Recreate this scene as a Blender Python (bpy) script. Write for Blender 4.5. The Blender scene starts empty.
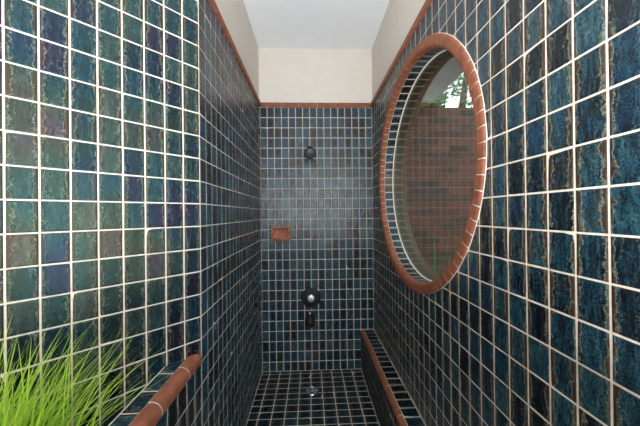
import bpy, math, random
from mathutils import Vector, Matrix
random.seed(7)
C = bpy.context.scene.collection
PI = math.pi

# ------------------------------------------------------------------ camera
EYE = 1.5664
cam_d = bpy.data.cameras.new('camera')
cam = bpy.data.objects.new('camera', cam_d); C.objects.link(cam)
FPX = 262.25
cam_d.sensor_width = 36.0
cam_d.lens = FPX / 640 * 36.0
cam_d.clip_start = .02
yaw, pitch, roll = .03417, .00304, -.01022
fw = Vector((math.sin(yaw) * math.cos(pitch), math.cos(yaw) * math.cos(pitch), math.sin(pitch)))
rt = Vector((math.cos(yaw), -math.sin(yaw), 0)); up = rt.cross(fw)
r2 = rt * math.cos(roll) + up * math.sin(roll); u2 = up * math.cos(roll) - rt * math.sin(roll)
m = Matrix((r2, u2, -fw)).transposed().to_4x4(); m.translation = Vector((0, 0, EYE))
cam.matrix_world = m
bpy.context.scene.camera = cam

# ------------------------------------------------------------------ sky, lights, exposure
W = bpy.data.worlds.new('overcast_sky'); bpy.context.scene.world = W; W.use_nodes = True
bg = W.node_tree.nodes['Background']
bg.inputs['Color'].default_value = (.70, .85, 1.0, 1); bg.inputs['Strength'].default_value = 3.0

def area(name, loc, aim, sx, sy, power, col):
    l = bpy.data.lights.new(name, 'AREA'); l.shape = 'RECTANGLE'; l.size = sx; l.size_y = sy
    l.energy = power; l.color = col
    o = bpy.data.objects.new(name, l); C.objects.link(o); o.location = loc
    o.rotation_euler = (Vector(aim) - Vector(loc)).to_track_quat('-Z', 'Y').to_euler()
    return o
sun_d = bpy.data.lights.new('sun', 'SUN'); sun_d.energy = 3.0; sun_d.angle = .01; sun_d.color = (1, .95, .86)
sun = bpy.data.objects.new('sun', sun_d); C.objects.link(sun)
sun.rotation_euler = Vector((.60 * .64, -.80 * .64, -.77)).to_track_quat('-Z', 'Y').to_euler()
area('fill_light', (.40, -1.5, 2.2), (-.35, 2.4, 1.25), .9, .6, 32, (.90, .96, 1))  # unseen fill added behind the camera to brighten the left and back walls
area('bounce_fill', (-.1, -.45, 1.25), (-.1, -.35, 3.2), .7, .7, 88, (.95, .98, 1))  # unseen uplight, added to make the ceiling brighter
vs = bpy.context.scene.view_settings
vs.view_transform = 'Standard'; vs.look = 'None'; vs.gamma = 1; vs.use_curve_mapping = False
vs.exposure = .25

# ------------------------------------------------------------------ measures (metres; camera stands over the origin)
XL, XR, YB = -.499, .622, 2.632            # left wall, right wall, back wall
H, PW = .1016, .07066                      # tile row and column pitch
ZT = 25.92 * H                             # top of the tiling, 2.633
ZC = 3.235                                 # ceiling
YC = 1.200                                 # corner where the diagonal wall turns off
DG = math.radians(45.3)
YE = .466                                  # near end of the right tiled wall
WY, WZ, WR, WI = 1.628, 1.816, .727, .668  # round window centre, outer and inner radius
S2, C2 = math.sin(DG), math.cos(DG)

# ------------------------------------------------------------------ helpers
class MB:
    def __init__(s): s.v = []; s.f = []; s.uv = []; s.mi = []; s.sm = []
    def add(s, vs_, fs, mi=0, uvs=None, smooth=False):
        b = len(s.v); s.v += [tuple(v) for v in vs_]
        for k, f in enumerate(fs):
            s.f.append([b + i for i in f]); s.mi.append(mi); s.sm.append(smooth)
            s.uv += [uvs[i] if uvs else (0, 0) for i in f]
    def quad(s, a, b, c, d, mi=0, uvs=None): s.add([a, b, c, d], [(0, 1, 2, 3)], mi, uvs)
    def box(s, x0, x1, y0, y1, z0, z1, mi=0, uvs=False):
        p = [(x, y, z) for z in (z0, z1) for y in (y0, y1) for x in (x0, x1)]
        s.add(p, [(0, 2, 3, 1), (4, 5, 7, 6), (0, 1, 5, 4), (2, 6, 7, 3), (0, 4, 6, 2), (1, 3, 7, 5)], mi)
    def lathe(s, prof, loc, axis, n=32, mi=0, smooth=True, a0=0., a1=2 * PI):
        """profile of (radius, height along axis)"""
        ax = Vector(axis).normalized(); q = ax.orthogonal().normalized(); w = ax.cross(q)
        full = abs(a1 - a0 - 2 * PI) < 1e-6; cnt = n if full else n + 1
        vv = []
        for r, h in prof:
            for i in range(cnt):
                a = a0 + (a1 - a0) * i / n
                vv.append(Vector(loc) + ax * h + (q * math.cos(a) + w * math.sin(a)) * r)
        ff = []
        for j in range(len(prof) - 1):
            for i in range(n):
                i2 = (i + 1) % cnt
                ff.append((j * cnt + i, j * cnt + i2, (j + 1) * cnt + i2, (j + 1) * cnt + i))
        s.add(vv, ff, mi, None, smooth)
    def tube(s, pts, rad, n=12, mi=0, cap=True):
        pts = [Vector(p) for p in pts]; rads = rad if isinstance(rad, (list, tuple)) else [rad] * len(pts)
        vv = []; q = None
        for i, p in enumerate(pts):
            d = (pts[min(i + 1, len(pts) - 1)] - pts[max(i - 1, 0)]).normalized()
            q = d.orthogonal().normalized() if q is None else (q - d * q.dot(d)).normalized()
            w = d.cross(q)
            vv += [p + (q * math.cos(2 * PI * k / n) + w * math.sin(2 * PI * k / n)) * rads[i] for k in range(n)]
        ff = [(i * n + k, i * n + (k + 1) % n, (i + 1) * n + (k + 1) % n, (i + 1) * n + k) for i in range(len(pts) - 1) for k in range(n)]
        if cap: ff += [tuple(range(n - 1, -1, -1)), tuple(range((len(pts) - 1) * n, len(pts) * n))]
        s.add(vv, ff, mi, None, True)
    def build(s, name, mats, parent=None, autosmooth=None):
        me = bpy.data.meshes.new(name); me.from_pydata(s.v, [], s.f)
        for mt in (mats if isinstance(mats, (list, tuple)) else [mats]): me.materials.append(mt)
        me.polygons.foreach_set('material_index', s.mi)
        me.polygons.foreach_set('use_smooth', s.sm)
        ul = me.uv_layers.new(name='UVMap'); flat = []
        for a, b in s.uv: flat += [a, b]
        ul.data.foreach_set('uv', flat)
        me.update()
        o = bpy.data.objects.new(name, me); C.objects.link(o)
        if parent is not None: o.parent = parent; o.matrix_parent_inverse = parent.matrix_world.inverted()
        return o

def tag(o, label, cat=None, group=None, kind=None):
    o['label'] = label
    if cat: o['category'] = cat
    if group: o['group'] = group
    if kind: o['kind'] = kind
    return o
def struct(o, label=None):
    o['kind'] = 'structure'
    if label: o['label'] = label
    return o
def empty(name, loc):
    o = bpy.data.objects.new(name, None); C.objects.link(o); o.location = loc
    o.matrix_world = Matrix.Translation(loc)
    return o

# ------------------------------------------------------------------ materials
def mat(name):
    mt = bpy.data.materials.new(name); mt.use_nodes = True
    nt = mt.node_tree; return mt, nt, nt.nodes['Principled BSDF']
def N(nt, t, **kw):
    n = nt.nodes.new(t)
    for k, v in kw.items():
        if k in n.inputs: n.inputs[k].default_value = v
        else: setattr(n, k, v)
    return n
def ramp(nt, src, stops):
    n = nt.nodes.new('ShaderNodeValToRGB'); e = n.color_ramp.elements
    while len(e) < len(stops): e.new(.5)
    for i, (p, c) in enumerate(stops): e[i].position = p; e[i].color = (*c, 1)
    nt.links.new(src, n.inputs[0]); return n
def mth(nt, op, a, b=None, c=None, clamp=False):
    n = nt.nodes.new('ShaderNodeMath'); n.operation = op; n.use_clamp = clamp
    for i, x in enumerate((a, b, c)):
        if x is None: continue
        if isinstance(x, (int, float)): n.inputs[i].default_value = x
        else: nt.links.new(x, n.inputs[i])
    return n.outputs[0]
def vmath(nt, op, a, b=None):
    n = nt.nodes.new('ShaderNodeVectorMath'); n.operation = op
    for i, x in enumerate((a, b)):
        if x is None: continue
        if isinstance(x, tuple): n.inputs[i].default_value = x
        else: nt.links.new(x, n.inputs[i])
    return n.outputs[0]
def mixc(nt, fac, a, b):
    n = nt.nodes.new('ShaderNodeMix'); n.data_type = 'RGBA'
    for s_, x in ((0, fac), (6, a), (7, b)):
        if isinstance(x, (int, float)): n.inputs[s_].default_value = x
        elif isinstance(x, tuple): n.inputs[s_].default_value = (*x, 1)
        else: nt.links.new(x, n.inputs[s_])
    return n.outputs[2]
def mapr(nt, x, a, b, lo=0., hi=1.):
    n = nt.nodes.new('ShaderNodeMapRange'); n.interpolation_type = 'SMOOTHSTEP'
    nt.links.new(x, n.inputs[0])
    for i, v in zip((1, 2, 3, 4), (a, b, lo, hi)): n.inputs[i].default_value = v
    return n.outputs[0]

def tile_material(name, edge=1.0, dark=1.0, rough=.07, tint=None, film=False, ior=1.52):
    """hand glazed teal and navy tile: the UV counts tiles, so its whole part names the tile"""
    mt, nt, P = mat(name); L = nt.links.new
    uv = N(nt, 'ShaderNodeUVMap', uv_map='UVMap').outputs[0]
    cell = vmath(nt, 'FLOOR', uv); loc = vmath(nt, 'FRACTION', uv)
    wn = N(nt, 'ShaderNodeTexWhiteNoise', noise_dimensions='2D'); L(cell, wn.inputs['Vector'])
    rc = N(nt, 'ShaderNodeSeparateColor'); L(wn.outputs['Color'], rc.inputs[0])
    r1, rg, rb = rc.outputs[0], rc.outputs[1], rc.outputs[2]
    sh = vmath(nt, 'ADD', vmath(nt, 'MULTIPLY', wn.outputs['Color'], (37., 37., 37.)), vmath(nt, 'MULTIPLY', loc, (1., 1.35, 1.)))
    def noise(scale, sx, sy, det, dist, rough_=.55):
        n = N(nt, 'ShaderNodeTexNoise', Scale=scale, Detail=det, Distortion=dist, Roughness=rough_)
        L(vmath(nt, 'MULTIPLY', sh, (sx, sy, 1.)), n.inputs['Vector']); return n.outputs['Fac']
    streak = noise(2.8, 2.2, .5, 6, .45, .62)
    fine = noise(12., 1.15, .8, 7, .9, .72)
    blot = noise(1.6, 1.0, 1.0, 3, .5)
    v = mth(nt, 'ADD', mth(nt, 'MULTIPLY', streak, .66), mth(nt, 'MULTIPLY', fine, .46))
    v = mth(nt, 'ADD', v, mth(nt, 'MULTIPLY', mth(nt, 'SUBTRACT', r1, .5), .24))
    d = dark
    base = ramp(nt, v, [(.39, (.002 * d, .003 * d, .005 * d)), (.49, (.003 * d, .011 * d, .018 * d)), (.57, (.006 * d, .030 * d, .050 * d)),
                        (.67, (.012 * d, .062 * d, .090 * d)), (.76, (.055 * d, .110 * d, .105 * d)), (.86, (.22 * d, .23 * d, .17 * d))]).outputs[0]
    blue = mapr(nt, rg, .70, .95)
    base = mixc(nt, mth(nt, 'MULTIPLY', mth(nt, 'MULTIPLY', blue, mapr(nt, blot, .35, .65)), .55), base, (.008 * d, .045 * d, .100 * d))
    brown = mapr(nt, rb, .72, .98)
    base = mixc(nt, mth(nt, 'MULTIPLY', mth(nt, 'MULTIPLY', brown, mapr(nt, blot, .6, .35)), .6), base, (.026 * d, .020 * d, .016 * d))
    # the glaze breaks brown and cream where it thins at the sides of a tile
    sx = N(nt, 'ShaderNodeSeparateXYZ'); L(loc, sx.inputs[0])
    du = mth(nt, 'SUBTRACT', .5, mth(nt, 'ABSOLUTE', mth(nt, 'SUBTRACT', sx.outputs[0], .5)))
    dv = mth(nt, 'SUBTRACT', .5, mth(nt, 'ABSOLUTE', mth(nt, 'SUBTRACT', sx.outputs[1], .5)))
    dv = mth(nt, 'MULTIPLY', dv, 2.4)
    def drip(at, amp, w0, w1, sy):
        mean = noise(3.0, .95, sy, 5, .3, .66)
        pos = mth(nt, 'SUBTRACT', du, mth(nt, 'MULTIPLY_ADD', mth(nt, 'SUBTRACT', mean, .5), amp, mth(nt, 'MULTIPLY_ADD', rb, .13, at - .075)))
        return pos, mapr(nt, mth(nt, 'ABSOLUTE', pos), w0, w1, 1., 0.)
    p1, l1 = drip(.150, .62, .010, .046, .95)
    p2, l2 = drip(.29, .95, .006, .034, .50)
    inside = mth(nt, 'MAXIMUM', mapr(nt, p1, -.035, .005, 1., 0.), mapr(nt, dv, .03, .09, .8, 0.))
    base = mixc(nt, mth(nt, 'MULTIPLY', inside, .85 * edge), base, (.050 * d, .027 * d, .012 * d))
    base = mixc(nt, mth(nt, 'MULTIPLY', l2, mapr(nt, fine, .40, .60, 0., .75 * edge)), base, (.085, .135, .125))
    base = mixc(nt, mth(nt, 'MULTIPLY', l1, mapr(nt, fine, .36, .56, .05 * edge, .85 * edge)), base, (.20, .21, .145))
    grain = noise(26., 1.1, .8, 3, .5, .6)
    gm = nt.nodes.new('ShaderNodeMix'); gm.data_type = 'RGBA'; gm.blend_type = 'MULTIPLY'; gm.inputs[0].default_value = 1.
    L(base, gm.inputs[6]); L(ramp(nt, grain, [(.34, (.18, .18, .18)), (.62, (1.15, 1.15, 1.15))]).outputs[0], gm.inputs[7]); base = gm.outputs[2]
    if tint: base = mixc(nt, .8, base, tint)
    L(base, P.inputs['Base Color'])
    L(mth(nt, 'ADD', mth(nt, 'MULTIPLY', inside, .22), mth(nt, 'MULTIPLY_ADD', mapr(nt, fine, .4, .75), .12, rough)), P.inputs['Roughness'])
    P.inputs['IOR'].default_value = ior
    hgt = mth(nt, 'ADD', mth(nt, 'ADD', mth(nt, 'MULTIPLY', streak, .8), mth(nt, 'MULTIPLY', fine, .45)), mth(nt, 'MULTIPLY', l1, .22))
    if film:
        # stands in for green and mauve garden reflections: a thin film of drifting thickness
        big = N(nt, 'ShaderNodeTexNoise', Scale=.22, Detail=2.); L(uv, big.inputs['Vector'])
        th = mth(nt, 'ADD', mth(nt, 'MULTIPLY', big.outputs['Fac'], 330.), mth(nt, 'MULTIPLY', mth(nt, 'SUBTRACT', r1, .5), 70.))
        L(mth(nt, 'ADD', th, 190.), P.inputs['Thin Film Thickness']); P.inputs['Thin Film IOR'].default_value = 1.465
    bp = N(nt, 'ShaderNodeBump', Strength=1., Distance=.0034); L(hgt, bp.inputs['Height'])
    L(bp.outputs[0], P.inputs['Normal'])
    return mt

def noisy(name, col, amt=.12, scale=30., rough=.6, bump=.15, dist=.002, spec=.5):
    mt, nt, P = mat(name); L = nt.links.new
    tc = N(nt, 'ShaderNodeTexCoord').outputs['Object']
    n = N(nt, 'ShaderNodeTexNoise', Scale=scale, Detail=5., Roughness=.6); L(tc, n.inputs['Vector'])
    lo = tuple(c * (1 - amt * 2) for c in col); hi = tuple(min(1, c * (1 + amt * 2)) for c in col)
    L(ramp(nt, n.outputs['Fac'], [(.25, lo), (.75, hi)]).outputs[0], P.inputs['Base Color'])
    P.inputs['Roughness'].default_value = rough; P.inputs['Specular IOR Level'].default_value = spec
    if bump:
        b = N(nt, 'ShaderNodeBump', Strength=bump, Distance=dist); L(n.outputs['Fac'], b.inputs['Height']); L(b.outputs[0], P.inputs['Normal'])
    return mt

M = {}
M['tile'] = tile_material('glazed_teal_tile')
M['tile_reflect_tint'] = tile_material('reflection_tinted_teal_tile', dark=.48, film=True, ior=1.55)  # darker tile whose film colours imitate reflections of the garden
M['tile_deep'] = tile_material('deep_blue_glazed_tile', .35, 1.25)
M['tile_floor'] = tile_material('glazed_floor_tile', .35, .5, .25, ior=1.38)
M['tile_olive'] = tile_material('olive_glazed_tile', .6, 1., .4, (.075, .060, .030))
M['grout_olive'] = noisy('olive_grout', (.16, .13, .08), .1, 60, .9, .2)  # olive brown grout for the outer reveal
M['grout'] = noisy('cream_grout', (.65, .565, .475), .10, 60, .85, .3)
M['terracotta'] = noisy('terracotta_clay', (.225, .078, .041), .18, 22, .6, .2, .002, .3)
M['plaster'] = noisy('cream_plaster', (.64, .585, .52), .015, 8, .75, .08)
M['white_paint'] = noisy('white_paint', (.78, .80, .82), .01, 8, .8, 0)
M['room_floor'] = noisy('honed_concrete', (.42, .40, .38), .06, 6, .35, .05)
M['black'] = noisy('black_metal', (.010, .010, .012), .1, 40, .5, 0, .002, .3)
mt, nt, P = mat('satin_chrome'); P.inputs['Base Color'].default_value = (.82, .82, .83, 1); P.inputs['Metallic'].default_value = 1; P.inputs['Roughness'].default_value = .42; M['satin'] = mt
M['dark_face'] = noisy('dark_grey_nozzle_face', (.05, .05, .055), .2, 300, .45, .2)
mt, nt, P = mat('chrome'); P.inputs['Base Color'].default_value = (.80, .80, .82, 1); P.inputs['Metallic'].default_value = 1; P.inputs['Roughness'].default_value = .14; M['chrome'] = mt
M['soil'] = noisy('potting_soil', (.02, .014, .010), .4, 60, .95, .8, .01)
M['silicone'] = noisy('white_sealant', (.80, .78, .72), .02, 40, .5, 0)
M['wood_soffit'] = noisy('grey_soffit', (.085, .125, .145), .05, 6, .7, 0)
M['paving'] = noisy('garden_paving', (.26, .23, .20), .15, 6, .8, .2)

def soap_mat():
    return noisy('soap_dish_glaze', (.36, .15, .09), .25, 40, .55, .2, .002, .3)
M['soap'] = soap_mat()

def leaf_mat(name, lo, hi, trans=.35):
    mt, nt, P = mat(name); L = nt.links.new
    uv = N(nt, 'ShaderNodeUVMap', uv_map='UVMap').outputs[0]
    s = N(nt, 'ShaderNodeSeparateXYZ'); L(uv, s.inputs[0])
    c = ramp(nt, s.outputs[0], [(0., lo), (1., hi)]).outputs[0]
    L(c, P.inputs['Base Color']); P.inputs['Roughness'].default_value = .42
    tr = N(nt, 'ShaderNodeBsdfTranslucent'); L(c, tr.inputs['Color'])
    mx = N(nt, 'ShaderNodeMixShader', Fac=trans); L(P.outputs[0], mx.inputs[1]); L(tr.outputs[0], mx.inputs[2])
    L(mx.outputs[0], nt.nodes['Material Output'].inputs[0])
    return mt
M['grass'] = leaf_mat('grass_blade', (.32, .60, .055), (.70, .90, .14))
M['leaf'] = leaf_mat('tree_leaf', (.05, .14, .04), (.16, .34, .10))
M['strap'] = leaf_mat('strap_leaf', (.05, .22, .06), (.12, .36, .10))
M['bark'] = noisy('bark', (.10, .07, .05), .3, 20, .9, .4)

def brick_mat(name, gain=1.):
    mt, nt, P = mat(name); L = nt.links.new
    uv = N(nt, 'ShaderNodeUVMap', uv_map='UVMap').outputs[0]
    b = nt.nodes.new('ShaderNodeTexBrick'); L(uv, b.inputs['Vector'])
    b.inputs['Scale'].default_value = 1; b.inputs['Brick Width'].default_value = .225; b.inputs['Row Height'].default_value = .0765
    b.inputs['Mortar Size'].default_value = .0045; b.inputs['Mortar Smooth'].default_value = .2; b.inputs['Bias'].default_value = 0
    b.inputs['Color1'].default_value = (0, 0, 0, 1); b.inputs['Color2'].default_value = (1, 1, 1, 1); b.inputs['Mortar'].default_value = (.5, .5, .5, 1)
    n = N(nt, 'ShaderNodeTexNoise', Scale=9., Detail=5.); L(uv, n.inputs['Vector'])
    c = ramp(nt, b.outputs['Color'], [(0., (.060, .046, .042)), (.35, (.10, .055, .042)), (.7, (.16, .066, .044)), (1., (.20, .085, .055))]).outputs[0]
    c = mixc(nt, mth(nt, 'MULTIPLY', n.outputs['Fac'], .5), c, (.11, .07, .055))
    c = mixc(nt, b.outputs['Fac'], c, (.16, .12, .095))
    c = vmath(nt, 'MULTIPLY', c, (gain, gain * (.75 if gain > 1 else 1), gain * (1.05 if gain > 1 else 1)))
    L(c, P.inputs['Base Color']); P.inputs['Roughness'].default_value = .85
    bp = N(nt, 'ShaderNodeBump', Strength=.6, Distance=.006); L(mth(nt, 'SUBTRACT', 1., b.outputs['Fac']), bp.inputs['Height']); L(bp.outputs[0], P.inputs['Normal'])
    return mt
M['brick'] = brick_mat('garden_brick'); M['brick_sunlit'] = brick_mat('sunlit_garden_brick', 3.4)  # second is the same brick with sunlit brightness put into its colour

def glass_mat():
    mt, nt, P = mat('window_glass'); L = nt.links.new
    nt.nodes.remove(P)
    ge = nt.nodes.new('ShaderNodeNewGeometry')
    fr = N(nt, 'ShaderNodeFresnel'); L(mth(nt, 'MULTIPLY_ADD', ge.outputs['Backfacing'], 1 / 1.5 - 1.5, 1.5), fr.inputs['IOR'])
    t = N(nt, 'ShaderNodeBsdfTransparent'); t.inputs[0].default_value = (.93, .94, .88, 1)
    g = N(nt, 'ShaderNodeBsdfGlossy', Roughness=.015)
    mx = nt.nodes.new('ShaderNodeMixShader'); L(fr.outputs[0], mx.inputs[0]); L(t.outputs[0], mx.inputs[1]); L(g.outputs[0], mx.inputs[2])
    L(mx.outputs[0], nt.nodes['Material Output'].inputs[0])
    return mt
M['glass'] = glass_mat()

# ------------------------------------------------------------------ tiling
def tiles(mb, mp, u0, u1, v0, v1, ur=0., vr=0., pu=PW, pv=H, gap=.0044, seed=0, keep=None, curved=False, mi=1, top=.0012, jit=.0003, tilt=.009):
    """every tile of a surface as a pillow on the grout bed; mp(u, v, h) places it"""
    rnd = random.Random(seed * 77 + 5)
    e = 1e-4
    o = mp(u0, v0, 0); flip = (mp(u0 + e, v0, 0) - o).cross(mp(u0, v0 + e, 0) - o).dot(mp(u0, v0, e) - o) < 0
    off = 60 * seed + 7
    i0, i1 = math.floor((u0 - ur) / pu + 1e-6), math.ceil((u1 - ur) / pu - 1e-6)
    j0, j1 = math.floor((v0 - vr) / pv + 1e-6), math.ceil((v1 - vr) / pv - 1e-6)
    for i in range(i0, i1):
        for j in range(j0, j1):
            jt = [rnd.uniform(-jit, jit) for _ in range(4)]
            ta, tb = rnd.gauss(0, tilt), rnd.gauss(0, tilt)
            a, b = max(u0, ur + i * pu), min(u1, ur + (i + 1) * pu)
            c, d = max(v0, vr + j * pv), min(v1, vr + (j + 1) * pv)
            g = gap / 2
            a += g + jt[0]; b -= g + jt[1]; c += g + jt[2]; d -= g + jt[3]
            if b - a < .007 or d - c < .007: continue
            mode = keep(a, b, c, d) if keep else 1
            if mode == 0: continue
            def ring(x0, x1, n):
                e_ = [0, .0011, .0055]
                inner = [x0 + .0055 + (x1 - x0 - .011) * k / n for k in range(n + 1)] if x1 - x0 > .016 else [x0 + (x1 - x0) * .4, x0 + (x1 - x0) * .6]
                return [x0, x0 + .0011] + inner + [x1 - .0011, x1]
            us = ring(a, b, 8 if mode == 2 else (3 if curved else 1)); vv_ = ring(c, d, 11 if mode == 2 else 1)
            um, vm = (a + b) / 2, (c + d) / 2
            P_, U_ = [], []
            nu, nv = len(us), len(vv_)
            for yj, y in enumerate(vv_):
                for xi, x in enumerate(us):
                    k = min(xi, yj, nu - 1 - xi, nv - 1 - yj)
                    h = -.0003 if k == 0 else (top * .78 if k == 1 else top)
                    if k: h += ta * (x - um) + tb * (y - vm)
                    P_.append(mp(x, y, h)); U_.append(((x - ur) / pu + off, (y - vr) / pv + off))
            F_ = []
            for yj in range(nv - 1):
                for xi in range(nu - 1):
                    if mode == 2 and not keep((us[xi] + us[xi + 1]) / 2, None, (vv_[yj] + vv_[yj + 1]) / 2, None): continue
                    q = (yj * nu + xi, yj * nu + xi + 1, (yj + 1) * nu + xi + 1, (yj + 1) * nu + xi)
                    F_.append(q[::-1] if flip else q)
            mb.add(P_, F_, mi, U_, True)
            if nu == 6 and nv == 6: mb.sm[-13] = False          # the glazed face itself is flat

def cap_run(mb, p0, direc, length, prof, frame, piece=.19, gap=.004, start=0.):
    """bullnose pieces of a closed profile (list of (a, b)) along a straight run; frame = two axes"""
    d = Vector(direc).normalized(); A, B = Vector(frame[0]), Vector(frame[1]); p0 = Vector(p0)
    s = -start
    while s < length - .004:
        s0, s1 = max(0, s) + gap / 2, min(length, s + piece) - gap / 2
        s += piece
        if s1 - s0 < .006: continue
        n = len(prof); vv = []
        for t, k in ((s0, .93), (s0 + .003, 1.), (s1 - .003, 1.), (s1, .93)):
            ca = sum(q[0] for q in prof) / n; cb = sum(q[1] for q in prof) / n
            vv += [p0 + d * t + A * (ca + (a - ca) * k) + B * (cb + (b - cb) * k) for a, b in prof]
        ff = [(r * n + i, r * n + (i + 1) % n, (r + 1) * n + (i + 1) % n, (r + 1) * n + i) for r in range(3) for i in range(n)]
        ff += [tuple(range(n - 1, -1, -1)), tuple(range(3 * n, 4 * n))]
        # orientation
        if A.cross(B).dot(d) < 0: ff = [f[::-1] for f in ff]
        mb.add(vv, ff, 0, None, False)

MATS = [M['grout'], M['tile']]
V = Vector
# ================================================================== the setting
# floor of the shower (grout bed and tiles), then the room behind the camera
mb = MB(); mb.box(XL, .489, .30, YB, -.12, 0)
tiles(mb, lambda u, v, h: V((u, v, h)), XL, .489, .30, YB, -.016, 2.302, H, .0702, seed=1, tilt=.012, gap=.0052)
struct(mb.build('floor', [M['grout'], M['tile_floor']]), 'dark navy tiled shower floor with pale grout')
mb = MB(); mb.box(-3., .83, -4., .30, -.12, 0)
struct(mb.build('floor_room', M['room_floor']))

# back wall
mb = MB(); mb.box(-1.4, .842, YB, YB + .14, -.12, ZT)
tiles(mb, lambda u, v, h: V((u, YB - h, v)), XL, XR, 0, ZT, XL, ZT, seed=2)
wb = struct(mb.build('wall_back', [M['grout'], M['tile_deep']]), 'tiled back wall of the shower below a cream plaster band')
mb = MB(); mb.box(-1.4, .842, YB + .012, YB + .14, ZT, ZC); mb.build('plaster', M['plaster'], wb)

# left wall
mb = MB(); mb.box(XL - .10, XL, YC, YB, -.12, ZT)
tiles(mb, lambda u, v, h: V((XL + h, u, v)), YC, YB, 0, ZT, YC, ZT, seed=3)
wl = struct(mb.build('wall_left', [M['grout'], M['tile_deep']]), 'dark tiled left wall running to the back corner')
mb = MB(); mb.box(XL - .10, XL - .012, YC, YB + .012, ZT, ZC); mb.build('plaster', M['plaster'], wl)

# diagonal wall: s runs from the corner back towards the camera
DLEN = 16 * PW
def dg(s, z, h, t=0): return V((XL - s * C2 + h * S2, YC - s * S2 - h * C2, z))
mb = MB()
def dgbox(mb, s0, s1, h0, h1, z0, z1):
    p = [dg(s, z, h) for z in (z0, z1) for h in (h0, h1) for s in (s0, s1)]
    mb.add(p, [(0, 1, 3, 2), (4, 6, 7, 5), (0, 4, 5, 1), (2, 3, 7, 6), (0, 2, 6, 4), (1, 5, 7, 3)])
dgbox(mb, 0, DLEN, -.10, 0, .50, ZT)
tiles(mb, dg, 0, DLEN, .60, ZT, 0, ZT, seed=4)
wd = struct(mb.build('wall_diagonal', [M['grout'], M['tile_reflect_tint']]), 'teal tiled wall with tinted-in reflections, angled behind the grass')
mb = MB(); dgbox(mb, 0, DLEN, -.10, -.012, ZT, ZC); mb.build('plaster', M['plaster'], wd)

# right wall with the round hole
RM = .700
def holed(mb, x, y0, y1, z0, z1, face):
    """flat wall face in plane X = x with the round opening"""
    ang = sorted(set([2 * PI * i / 96 for i in range(96)] + [math.atan2(z - WZ, y - WY) % (2 * PI) for y in (y0, y1) for z in (z0, z1)]))
    inn, out = [], []
    for a in ang:
        cy, cz = math.cos(a), math.sin(a)
        ts = []
        if cy > 1e-9: ts.append((y1 - WY) / cy)
        if cy < -1e-9: ts.append((y0 - WY) / cy)
        if cz > 1e-9: ts.append((z1 - WZ) / cz)
        if cz < -1e-9: ts.append((z0 - WZ) / cz)
        t = min(ts)
        inn.append(V((x, WY + RM * cy, WZ + RM * cz))); out.append(V((x, WY + t * cy, WZ + t * cz)))
    n = len(ang)
    ff = [(i, (i + 1) % n, n + (i + 1) % n, n + i) for i in range(n)]
    if face > 0: ff = [f[::-1] for f in ff]
    mb.add(inn + out, ff)
    return n
mb = MB()
XO = XR + .22
n = holed(mb, XR, YE, YB, -.12, ZT, -1); holed(mb, XO, YE, YB, -.12, ZT, 1)
b0 = 0; tot = len(mb.v) // 2
mb.f += [[i, tot + i, tot + (i + 1) % n, (i + 1) % n] for i in range(n)]      # the wall of the opening
mb.mi += [0] * n; mb.sm += [False] * n; mb.uv += [(0, 0)] * (4 * n)
mb.quad((XR, YE, -.12), (XO, YE, -.12), (XO, YE, ZT), (XR, YE, ZT))
mb.quad((XR, YE, ZT), (XO, YE, ZT), (XO, YB, ZT), (XR, YB, ZT))
def keepr(a, b, c, d):
    if b is None: return math.hypot(a - WY, c - WZ) > RM
    rs = [math.hypot(y - WY, z - WZ) for y in (a, b) for z in (c, d)]
    near = math.hypot(min(max(WY, a), b) - WY, min(max(WZ, c), d) - WZ)
    if near > RM: return 1
    if max(rs) < RM: return 0
    return 2
YR0 = .87956
tiles(mb, lambda u, v, h: V((XR - h, u, v)), YE, YB, 0, ZT, YR0, ZT, seed=5, keep=keepr)
wr = struct(mb.build('wall_right', MATS), 'navy tiled right wall pierced by the round window')
mb = MB(); mb.box(XR + .012, XO, .15, YB + .012, ZT, ZC)
mb.build('plaster', M['plaster'], wr)
mb = MB(); mb.box(XR + .004, XO, .15, YE, -.12, ZT); mb.build('jamb', M['white_paint'], wr)

# terracotta caps over the tiling
def capprof(t=.022, hh=.048):
    r = .012
    p = [(-.02, 0), (t - .004, 0), (t, .004)]
    p += [(t - r + r * math.cos(a), hh - r + r * math.sin(a)) for a in [PI / 8 * k for k in range(5)]]
    return p + [(-.02, hh)]
cp = capprof(.013)
mb = MB(); cap_run(mb, (XL + .013, YB, ZT + .001), (1, 0, 0), XR - XL - .026, cp, ((0, -1, 0), (0, 0, 1)), .188)
struct(mb.build('trim_1', M['terracotta']), 'terracotta cap strip along the back wall')
mb = MB(); cap_run(mb, (XL, YC, ZT + .001), (0, 1, 0), YB - YC, cp, ((1, 0, 0), (0, 0, 1)), .188)
struct(mb.build('trim_2', M['terracotta']), 'terracotta cap strip along the left wall')
mb = MB(); cap_run(mb, (XR, YE, ZT + .001), (0, 1, 0), YB - YE, cp, ((-1, 0, 0), (0, 0, 1)), .188)
struct(mb.build('trim_3', M['terracotta']), 'terracotta cap strip along the right wall')
mb = MB(); cap_run(mb, dg(0, ZT + .001, 0), dg(1, 0, 0) - dg(0, 0, 0), DLEN, cp, (dg(0, 0, 1) - dg(0, 0, 0), (0, 0, 1)), .188)
struct(mb.build('trim_4', M['terracotta']), 'terracotta cap strip along the diagonal wall')

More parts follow.
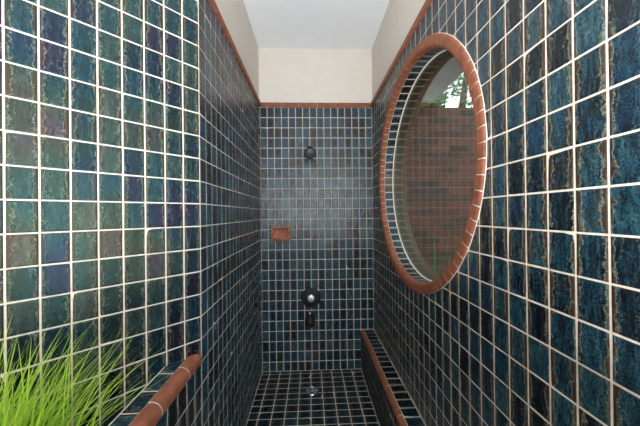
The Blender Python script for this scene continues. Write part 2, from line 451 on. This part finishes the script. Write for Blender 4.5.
# ceiling and the rest of the room around the camera
mb = MB(); mb.box(-3., XO, -4., YB + .14, ZC, ZC + .12)
struct(mb.build('ceiling', M['white_paint']), 'plain white ceiling')
dx, dy = dg(DLEN, 0, 0).x, dg(DLEN, 0, 0).y
mb = MB(); mb.box(dx - .12, dx, -4., dy, 0, ZC); struct(mb.build('wall_side', M['plaster']))
mb = MB(); mb.box(dx, -.85, -4.12, -4., 0, ZC); mb.box(.45, XO, -4.12, -4., 0, ZC)
mb.box(-.85, .45, -4.12, -4., 0, .85); mb.box(-.85, .45, -4.12, -4., 2.35, ZC); struct(mb.build('wall_rear', M['white_paint']))
mb = MB()                                                    # garden opening to the right of the camera
mb.box(XR, XO, -2.3, .15, 2.72, ZC); mb.box(XR, XO, -4., -2.3, 0, ZC)
struct(mb.build('wall_garden_side', M['white_paint']))

# ------------------------------------------------------------------ round window
win = struct(empty('window_1', (XR, WY, WZ)), 'round window with a terracotta ring in the right wall')
NS = 78
mb = MB()
def rp(a, r, x): return V((x, WY + r * math.cos(a), WZ + r * math.sin(a)))
prof = [(WR, .002), (WR, -.006), (WR - .004, -.0105), (WR - .012, -.012), (WI + .022, -.012)]
prof += [(WI + .022 - .022 * math.sin(t), -.012 + .022 - .022 * math.cos(t)) for t in [PI / 10 * k for k in range(1, 6)]]
prof += [(WI, .030), (RM + .004, .030), (RM + .004, .002)]
npf = len(prof)
for k in range(NS):
    a0, a1 = 2 * PI * k / NS, 2 * PI * (k + 1) / NS
    ga = .0022 / .70
    vv = []
    for t, sc in ((a0 + ga, .985), (a0 + ga * 2, 1), ((a0 + a1) / 2, 1), (a1 - ga * 2, 1), (a1 - ga, .985)):
        vv += [rp(t, r, XR + (x if sc == 1 else x + .0016)) for r, x in prof]
    ff = [(r * npf + i, r * npf + (i + 1) % npf, (r + 1) * npf + (i + 1) % npf, (r + 1) * npf + i) for r in range(4) for i in range(npf)]
    ff += [tuple(range(npf - 1, -1, -1)), tuple(range(4 * npf, 5 * npf))]
    mb.add(vv, ff)
ringo = mb.build('brick_surround', M['terracotta'], win)
ringo['label'] = 'ring of terracotta bricks'
mb = MB()                                                    # the grout between them
gp = [(WR + .003, .0005), (WR - .002, -.006), (WR - .010, -.0085), (WI + .018, -.0085), (WI + .004, .004), (WI + .0025, .031), (RM + .002, .031)]
mb.lathe([(r, x) for r, x in gp], (XR, WY, WZ), (1, 0, 0), 156)
mb.build('grout_joint', M['grout'], ringo)
# reveal: a bed, one course of tiles on the room side, one beyond the pane
NRV = 64
XG = XR + .110
mb = MB()
mb.lathe([(WI + .004, .029), (WI + .004, .22), (RM + .03, .22)], (XR, WY, WZ), (1, 0, 0), 128, smooth=False)
RB = WI + .004
def rev(u, v, h): return rp(u / RB, RB - h, XR + v)
tiles(mb, rev, 0, 2 * PI * RB, .031, .103, 0, .031, 2 * PI * RB / NRV, .072, gap=.005, seed=6, curved=True, tilt=.006)
mb.build('reveal', MATS, win)
mb = MB(); mb.lathe([(RB - .0004, .108), (RB - .0004, .22)], (XR, WY, WZ), (1, 0, 0), 128, smooth=False)
tiles(mb, rev, 0, 2 * PI * RB, .117, .218, 0, .117, 2 * PI * RB / NRV, .1016, gap=.005, seed=7, curved=True, tilt=.006)
o = mb.build('outer_reveal', [M['grout_olive'], M['tile_olive']], win); o['label'] = 'olive brown outer reveal'
mb = MB(); mb.lathe([(RB - .002, .101), (RB - .008, .104), (RB - .008, .106)], (XR, WY, WZ), (1, 0, 0), 128)
mb.build('sealant', M['silicone'], win)
mb = MB(); c = 96; rr = RB - .004
pv = [rp(2 * PI * i / c, rr, XG - .003) for i in range(c)] + [rp(2 * PI * i / c, rr, XG + .003) for i in range(c)]
mb.add(pv, [tuple(range(c - 1, -1, -1)), tuple(range(c, 2 * c))] + [(i, (i + 1) % c, c + (i + 1) % c, c + i) for i in range(c)])
mb.build('pane', M['glass'], win)

# ------------------------------------------------------------------ the walled garden outside the round window
YG, XGW, ZG = 2.78, 3.7, 2.70
mb = MB()
mb.box(XO, XGW + .2, YG, YG + .2, -.1, ZG)
mb.uv = []
for f in mb.f: mb.uv += [(mb.v[i][0] + mb.v[i][1], mb.v[i][2]) for i in f]
struct(mb.build('wall_garden_back', M['brick']), 'brown brick wall seen through the round window')
mb = MB(); mb.box(XGW, XGW + .2, -9., YG, -.1, ZG)
mb.uv = []
for f in mb.f: mb.uv += [(mb.v[i][0] + mb.v[i][1], mb.v[i][2]) for i in f]
struct(mb.build('wall_garden_right', M['brick_sunlit']))
mb = MB(); mb.box(XO, XGW, -9., YG, -.12, -.02); struct(mb.build('ground', M['paving']))
mb = MB(); mb.box(XO, 1.42, -4., YG + .2, 2.86, 3.0); struct(mb.build('roof_eave', M['wood_soffit']))

def leafball(mb, cen, rad, n, size, rnd, squash=(1, 1, 1)):
    for _ in range(n):
        d = V((rnd.gauss(0, 1), rnd.gauss(0, 1), rnd.gauss(0, 1))).normalized() * (rnd.random() ** .4) * rad
        p = V(cen) + V((d.x * squash[0], d.y * squash[1], d.z * squash[2]))
        a = V((rnd.gauss(0, 1), rnd.gauss(0, 1), rnd.gauss(0, .6))).normalized(); b = a.orthogonal().normalized()
        s = size * rnd.uniform(.6, 1.3); g = rnd.random()
        c_ = a.cross(b) * s * .12
        mb.add([p - a * s, p + b * s * .42 + c_, p + a * s, p - b * s * .42 + c_], [(0, 1, 2), (0, 2, 3)], 0, [(g, 0)] * 4)
rnd = random.Random(3)
def tree(loc, cens, label, n=900, size=.07):
    t = empty('garden_tree', loc); tag(t, label, 'tree')
    mb = MB()
    for c_, r_ in cens: leafball(mb, c_, r_, n, size, rnd)
    mb.build('foliage', M['leaf'], t)
    mb = MB(); z0 = loc[2]
    mb.tube([loc, (loc[0] + .05, loc[1], 1.5), (loc[0], loc[1] + .03, 3.0), (loc[0] + .1, loc[1], 3.8)], [.09, .075, .06, .03], 10)
    mb.build('trunk', M['bark'], t)
tree((2.3, 3.9, 0), [((2.75, 3.75, 3.55), .62), ((2.1, 4.1, 3.9), .55), ((1.75, 3.9, 3.25), .30)], 'leafy green tree behind the brick wall outside the round window')
mb_ground = MB(); mb_ground.box(-1.4, 6.5, YG + .2, 8., -.12, -.02); struct(mb_ground.build('ground_lane', M['paving']))
mb_ground = MB(); mb_ground.box(-4., XO, -9., -4.12, -.12, -.02); struct(mb_ground.build('ground_rear', M['paving']))
mb_ground = MB(); mb_ground.box(XGW + .2, 6.5, -9., YG + .2, -.12, -.02); struct(mb_ground.build('ground_side', M['paving']))

for ty, k_ in ((-1.0, 'nearest the shower'), (-4.5, 'in the middle of the row'), (-8.0, 'farthest from the shower')):
    tree((4.9, ty, 0), [((4.7, ty + .7, 3.3), .95), ((4.8, ty - .7, 3.4), .95), ((5.0, ty, 4.6), 1.2)], 'tall garden tree behind the camera side brick wall, ' + k_, 800, .13)
# strap-leaved plant just outside the window
def blade(mb, base, az, lean, length, width, curl, rnd, segs=7, g=None):
    d = V((math.cos(az), math.sin(az), 0)); side = V((-d.y, d.x, 0)).lerp(d, rnd.uniform(-.3, .3)).normalized()
    p = V(base); ang = lean; pts = []
    tw = rnd.uniform(-.5, .5); gg = rnd.random() if g is None else g
    for i in range(segs + 1):
        t = i / segs
        w = width * (.55 + .9 * t * (1 - t) * 2) * (1 - t ** 2.2) + .0002
        s = (side + V((0, 0, 1)) * tw * .3).normalized() * w / 2
        keel = d * (-math.cos(ang)) * w * .16 + V((0, 0, 1)) * math.sin(ang) * w * .16
        pts.append((p - s, p - keel, p + s))
        p = p + (d * math.sin(ang) + V((0, 0, 1)) * math.cos(ang)) * (length / segs)
        ang += curl / segs
    vv = [q for tr in pts for q in tr]
    ff = []
    for i in range(segs):
        a = i * 3
        ff += [(a, a + 1, a + 4, a + 3), (a + 1, a + 2, a + 5, a + 4)]
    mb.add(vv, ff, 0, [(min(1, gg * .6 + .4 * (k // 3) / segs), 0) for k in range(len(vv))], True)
mb = MB(); rnd = random.Random(9)
for k in range(20):
    blade(mb, (1.0 + rnd.uniform(-.05, .05), 2.06 + rnd.uniform(-.06, .06), -.02), rnd.uniform(-1.3, 1.3), rnd.uniform(.01, .09), rnd.uniform(1.15, 1.48), .055, rnd.uniform(.05, .3), rnd, 9)
o = mb.build('strap_leaf_plant', M['strap']); tag(o, 'green strap-leaved plant seen low through the round window glass', 'plant')

# ------------------------------------------------------------------ ledge along the right wall
ZB, XB = 22 * 0 + ZT - 22 * H, .489
led = empty('tiled_ledge', (XB, YE, 0)); tag(led, 'low dark tiled ledge with terracotta edge along the right wall', 'ledge')
mb = MB(); mb.box(XB, XR - .0015, YE, YB, 0, ZB - .034); mb.box(XB + .026, XR - .0015, YE, YB, ZB - .034, ZB - .004)
tiles(mb, lambda u, v, h: V((XB - h, u, v)), YE, YB, 0, ZB - .036, YR0, ZB, seed=8)
tiles(mb, lambda u, v, h: V((v, u, ZB - .004 + h)), YE, YB, XB + .030, XR - .003, 1.49, XB + .030, PW, .1016, seed=9)
mb.build('body', [M['grout'], M['tile_floor']], led)
def bull(r=.030, w=.034, drop=.040):
    p = [(-w + .0, -drop)] if False else []
    p = [(0.004, -drop), (.004, -r)]
    p += [(.004 - r + r * math.cos(a), -r + r * math.sin(a)) for a in [PI / 24 * k for k in range(1, 13)]]
    return p + [(-w, 0), (-w, -.012), (-.002, -drop)]
mb = MB(); cap_run(mb, (XB, YE, ZB), (0, 1, 0), YB - YE - .002, bull(.024, .028, .034), ((-1, 0, 0), (0, 0, 1)), .26, .0035)
o = mb.build('bullnose_edge', M['terracotta'], led); o['label'] = 'rounded terracotta edging'
mb = MB(); cap_run(mb, (XB + .0012, YE, ZB - .0012), (0, 1, 0), YB - YE - .002, bull(.024, .028, .034), ((-1, 0, 0), (0, 0, 1)), 9, .001)
mb.build('grout_joint', M['grout'], o)

# ------------------------------------------------------------------ planter curb at the left, in line with the left wall
ZP, YP = .953, .34
cu = empty('planter_curb', (XL, YP, 0)); tag(cu, 'waist-high tiled planter curb with terracotta edge beside the grass', 'planter')
mb = MB()
for xa, z0_, z1_ in ((XL, 0, ZP - .046), (XL - .037, ZP - .046, ZP - .004)):          # its far end is cut along the diagonal wall
    pl = [(XL - .105, YP), (xa, YP), (xa, YC - .003 - (XL - xa) * 1.01), (XL - .105, YC - .003 - .106)]
    mb.add([(x, y, z) for z in (z0_, z1_) for x, y in pl], [(3, 2, 1, 0), (4, 5, 6, 7)] + [(i, (i + 1) % 4, 4 + (i + 1) % 4, 4 + i) for i in range(4)])
tiles(mb, lambda u, v, h: V((XL + h, u, v)), YP, YC - .002, 0, ZP - .045, YC, ZT, seed=10)
tiles(mb, lambda u, v, h: V((v, u, ZP - .004 + h)), YP, YC - .03, XL - .103, XL - .042, 1.147, XL - .105, .1025, .064, seed=11)
mb.build('body', MATS, cu)
mb = MB(); cap_run(mb, (XL, YP, ZP), (0, 1, 0), YC - YP - .001, bull(.034, .040, .046), ((1, 0, 0), (0, 0, 1)), .196, .004, start=.045)
o = mb.build('bullnose_edge', M['terracotta'], cu); o['label'] = 'rounded terracotta edging'
mb = MB(); cap_run(mb, (XL - .0012, YP, ZP - .0012), (0, 1, 0), YC - YP - .001, bull(.034, .040, .046), ((1, 0, 0), (0, 0, 1)), 9, .001)
mb.build('grout_joint', M['grout'], o)
mb = MB()                                                    # soil in the well between curb and diagonal wall
a_, b_ = V((XL - .106, YC - .115, 0)), V((XL - .106, YP, 0)); e_ = dg((YC - YP) / S2, 0, .004)
tri = [a_, b_, V((e_.x + .004, YP, 0))]
mb.add([V((p.x, p.y, z)) for z in (.65, .82) for p in tri], [(0, 1, 2), (5, 4, 3), (0, 3, 4, 1), (1, 4, 5, 2), (2, 5, 3, 0)])
mb.build('soil', M['soil'], cu)
mb = MB(); mb.box(e_.x + .03, XL - .106, YP - .05, YP, 0, .90); mb.build('end_wall', M['grout'], cu)

def vuv(t):
    out = [(0, 0)] * len(t.v); q = 0
    for f in t.f:
        for i in f: out[i] = t.uv[q]; q += 1
    return out
# grass growing in the planter
mb = MB(); rnd = random.Random(21)
for k in range(640):
    bx, by = rnd.gauss(-.80, .055), rnd.gauss(.66, .055)
    by = min(max(by, .50), .78); bx = min(max(bx, XL - (YC - by) + .05), XL - .13)
    az = rnd.gauss(-.15, .75) if rnd.random() < .78 else rnd.uniform(0, 2 * PI)
    lean = abs(rnd.gauss(.33, .25))
    t_ = MB()
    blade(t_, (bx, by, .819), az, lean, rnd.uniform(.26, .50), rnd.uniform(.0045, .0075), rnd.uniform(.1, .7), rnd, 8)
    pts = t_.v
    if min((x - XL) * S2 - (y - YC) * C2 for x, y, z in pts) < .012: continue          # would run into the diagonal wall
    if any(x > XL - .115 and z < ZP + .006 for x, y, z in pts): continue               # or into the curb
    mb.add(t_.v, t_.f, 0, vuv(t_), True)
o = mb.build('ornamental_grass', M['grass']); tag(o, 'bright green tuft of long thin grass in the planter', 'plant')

# ------------------------------------------------------------------ fittings on the back wall
T = YB - .0022
sh = empty('shower_rose', (-.004, T, 2.23)); tag(sh, 'small round black shower head high on the back wall', 'shower head')
mb = MB(); mb.lathe([(0, .012), (.022, .011), (.030, .006), (.032, 0)], (-.004, T, 2.215), (0, -1, 0), 28); mb.build('wall_flange', M['black'], sh)
mb = MB(); mb.tube([(-.004, T - .005, 2.215), (-.004, T - .05, 2.214), (-.004, T - .085, 2.203), (-.004, T - .108, 2.160)], .0105, 12); mb.build('arm', M['black'], sh)
hd = V((0, -.86, -.51)).normalized(); hp = V((-.004, T - .105, 2.162))
mb = MB(); mb.lathe([(0, -.012), (.014, -.011), (.019, 0), (.021, .012), (.040, .024), (.053, .032), (.0545, .046), (.051, .050), (.044, .050)], hp, hd, 36)
hb = mb.build('spray_body', M['black'], sh)
mb = MB(); mb.lathe([(.0445, .049), (.040, .0515), (0, .0535)], hp, hd, 36); mb.build('spray_face', M['dark_face'], hb)

va = empty('shower_valve', (-.009, T, .73)); tag(va, 'round black shower valve plate with a chrome centre dial', 'shower valve')
mb = MB(); mb.lathe([(0, .012), (.050, .012), (.088, .010), (.096, .007), (.099, 0)], (-.009, T, .728), (0, -1, 0), 40); mb.build('plate', M['black'], va)
mb = MB(); mb.lathe([(0, .042), (.028, .042), (.037, .038), (.039, .030), (.039, .012), (.043, .011)], (-.009, T, .728), (0, -1, 0), 32)
dl = mb.build('dial', M['satin'], va); dl['label'] = 'chrome dial'
mb = MB(); mb.tube([(-.009, T - .041, .728), (-.009, T - .046, .728)], .007, 10); mb.build('screw_cap', M['black'], dl)

sp = empty('tub_spout', (-.02, T, .55)); tag(sp, 'short black spout with a chrome outlet below the round valve', 'spout')
mb = MB(); mb.lathe([(0, .010), (.032, .010), (.037, .004), (.038, 0)], (-.02, T, .560), (0, -1, 0), 28); mb.build('wall_flange', M['black'], sp)
mb = MB(); mb.tube([(-.02, T - .005, .560), (-.02, T - .06, .563), (-.02, T - .095, .556), (-.02, T - .118, .530), (-.02, T - .124, .492)], [.030, .034, .037, .037, .033], 16); mb.build('spout_body', M['black'], sp)
mb = MB(); mb.lathe([(.021, -.004), (.022, .004), (.016, .006), (.014, -.002)], (-.02, T - .125, .490), (0, 0, -1), 20); o = mb.build('outlet', M['chrome'], sp); o['label'] = 'chrome outlet'
mb = MB(); mb.tube([(-.02, T - .085, .582), (-.02, T - .087, .604)], .006, 10); mb.lathe([(0, .012), (.010, .011), (.012, .004), (.008, 0)], (-.02, T - .087, .602), (0, 0, 1), 16)
o = mb.build('diverter_knob', M['chrome'], sp); o['label'] = 'chrome diverter knob'
for s in (-1, 1):
    mb = MB(); mb.tube([(-.02 + s * .034, T - .05, .545), (-.02 + s * .044, T - .085, .515), (-.02 + s * .040, T - .105, .478)], [.010, .009, .007], 10)
    mb.build('side_lever', M['black'], sp)

so = empty('soap_dish', (-.302, T, 1.371)); tag(so, 'small terracotta soap dish set into the back wall', 'soap dish')
mb = MB()
x0, x1, z0, z1 = -.397, -.207, 1.298, 1.446
def rrect(x0, x1, z0, z1, r, y, n=5):
    out = []
    for cx, cz, a in ((x1 - r, z1 - r, 0), (x0 + r, z1 - r, PI / 2), (x0 + r, z0 + r, PI), (x1 - r, z0 + r, 1.5 * PI)):
        out += [V((cx + r * math.cos(a + PI / 2 * k / n), y, cz + r * math.sin(a + PI / 2 * k / n))) for k in range(n + 1)]
    return out
loops = [rrect(x0, x1, z0, z1, .016, T), rrect(x0 + .001, x1 - .001, z0 + .001, z1 - .001, .016, T - .038), rrect(x0 + .006, x1 - .006, z0 + .006, z1 - .006, .014, T - .046),
         rrect(x0 + .014, x1 - .014, z0 + .014, z1 - .014, .011, T - .046), rrect(x0 + .020, x1 - .020, z0 + .020, z1 - .020, .010, T - .038), rrect(x0 + .024, x1 - .024, z0 + .024, z1 - .024, .010, T - .0005)]
n = len(loops[0]); vv = [p for l in loops for p in l]
ff = [(j * n + i, (j + 1) * n + i, (j + 1) * n + (i + 1) % n, j * n + (i + 1) % n) for j in range(len(loops) - 1) for i in range(n)]
ff.append(tuple(range((len(loops) - 1) * n, len(loops) * n))[::-1])
mb.add(vv, ff, 0, None, True); mb.build('dish', M['soap'], so)
mb = MB(); mb.box(x0 + .022, x1 - .022, T - .060, T - .002, z0 + .012, z0 + .026)
mb.lathe([(0, 0)], (0, 0, 0), (0, 0, 1), 3) if False else None
mb.tube([(x0 + .020, T - .058, z0 + .024), (x1 - .020, T - .058, z0 + .024)], .010, 12)
mb.build('lip', M['soap'], so)

dr = empty('floor_drain', (-.007, 2.325, .004)); tag(dr, 'round chrome drain in the dark tiled floor', 'drain')
mb = MB(); mb.lathe([(.058, 0), (.056, .004), (.046, .005), (.044, .002)], (-.007, 2.325, .0025), (0, 0, 1), 36); mb.build('rim', M['chrome'], dr)
mb = MB(); mb.lathe([(.0445, .002), (.030, .004), (.018, .0045), (.0, .005)], (-.007, 2.325, .0025), (0, 0, 1), 36)
gr = mb.build('grate', M['chrome'], dr)
mb = MB()
for k in range(8):
    a = PI / 4 * k + .2
    mb.lathe([(0, .0058), (.006, .0054), (.0065, .004)], (-.007 + .029 * math.cos(a), 2.325 + .029 * math.sin(a), .0025), (0, 0, 1), 12)
mb.build('hole', M['black'], gr)
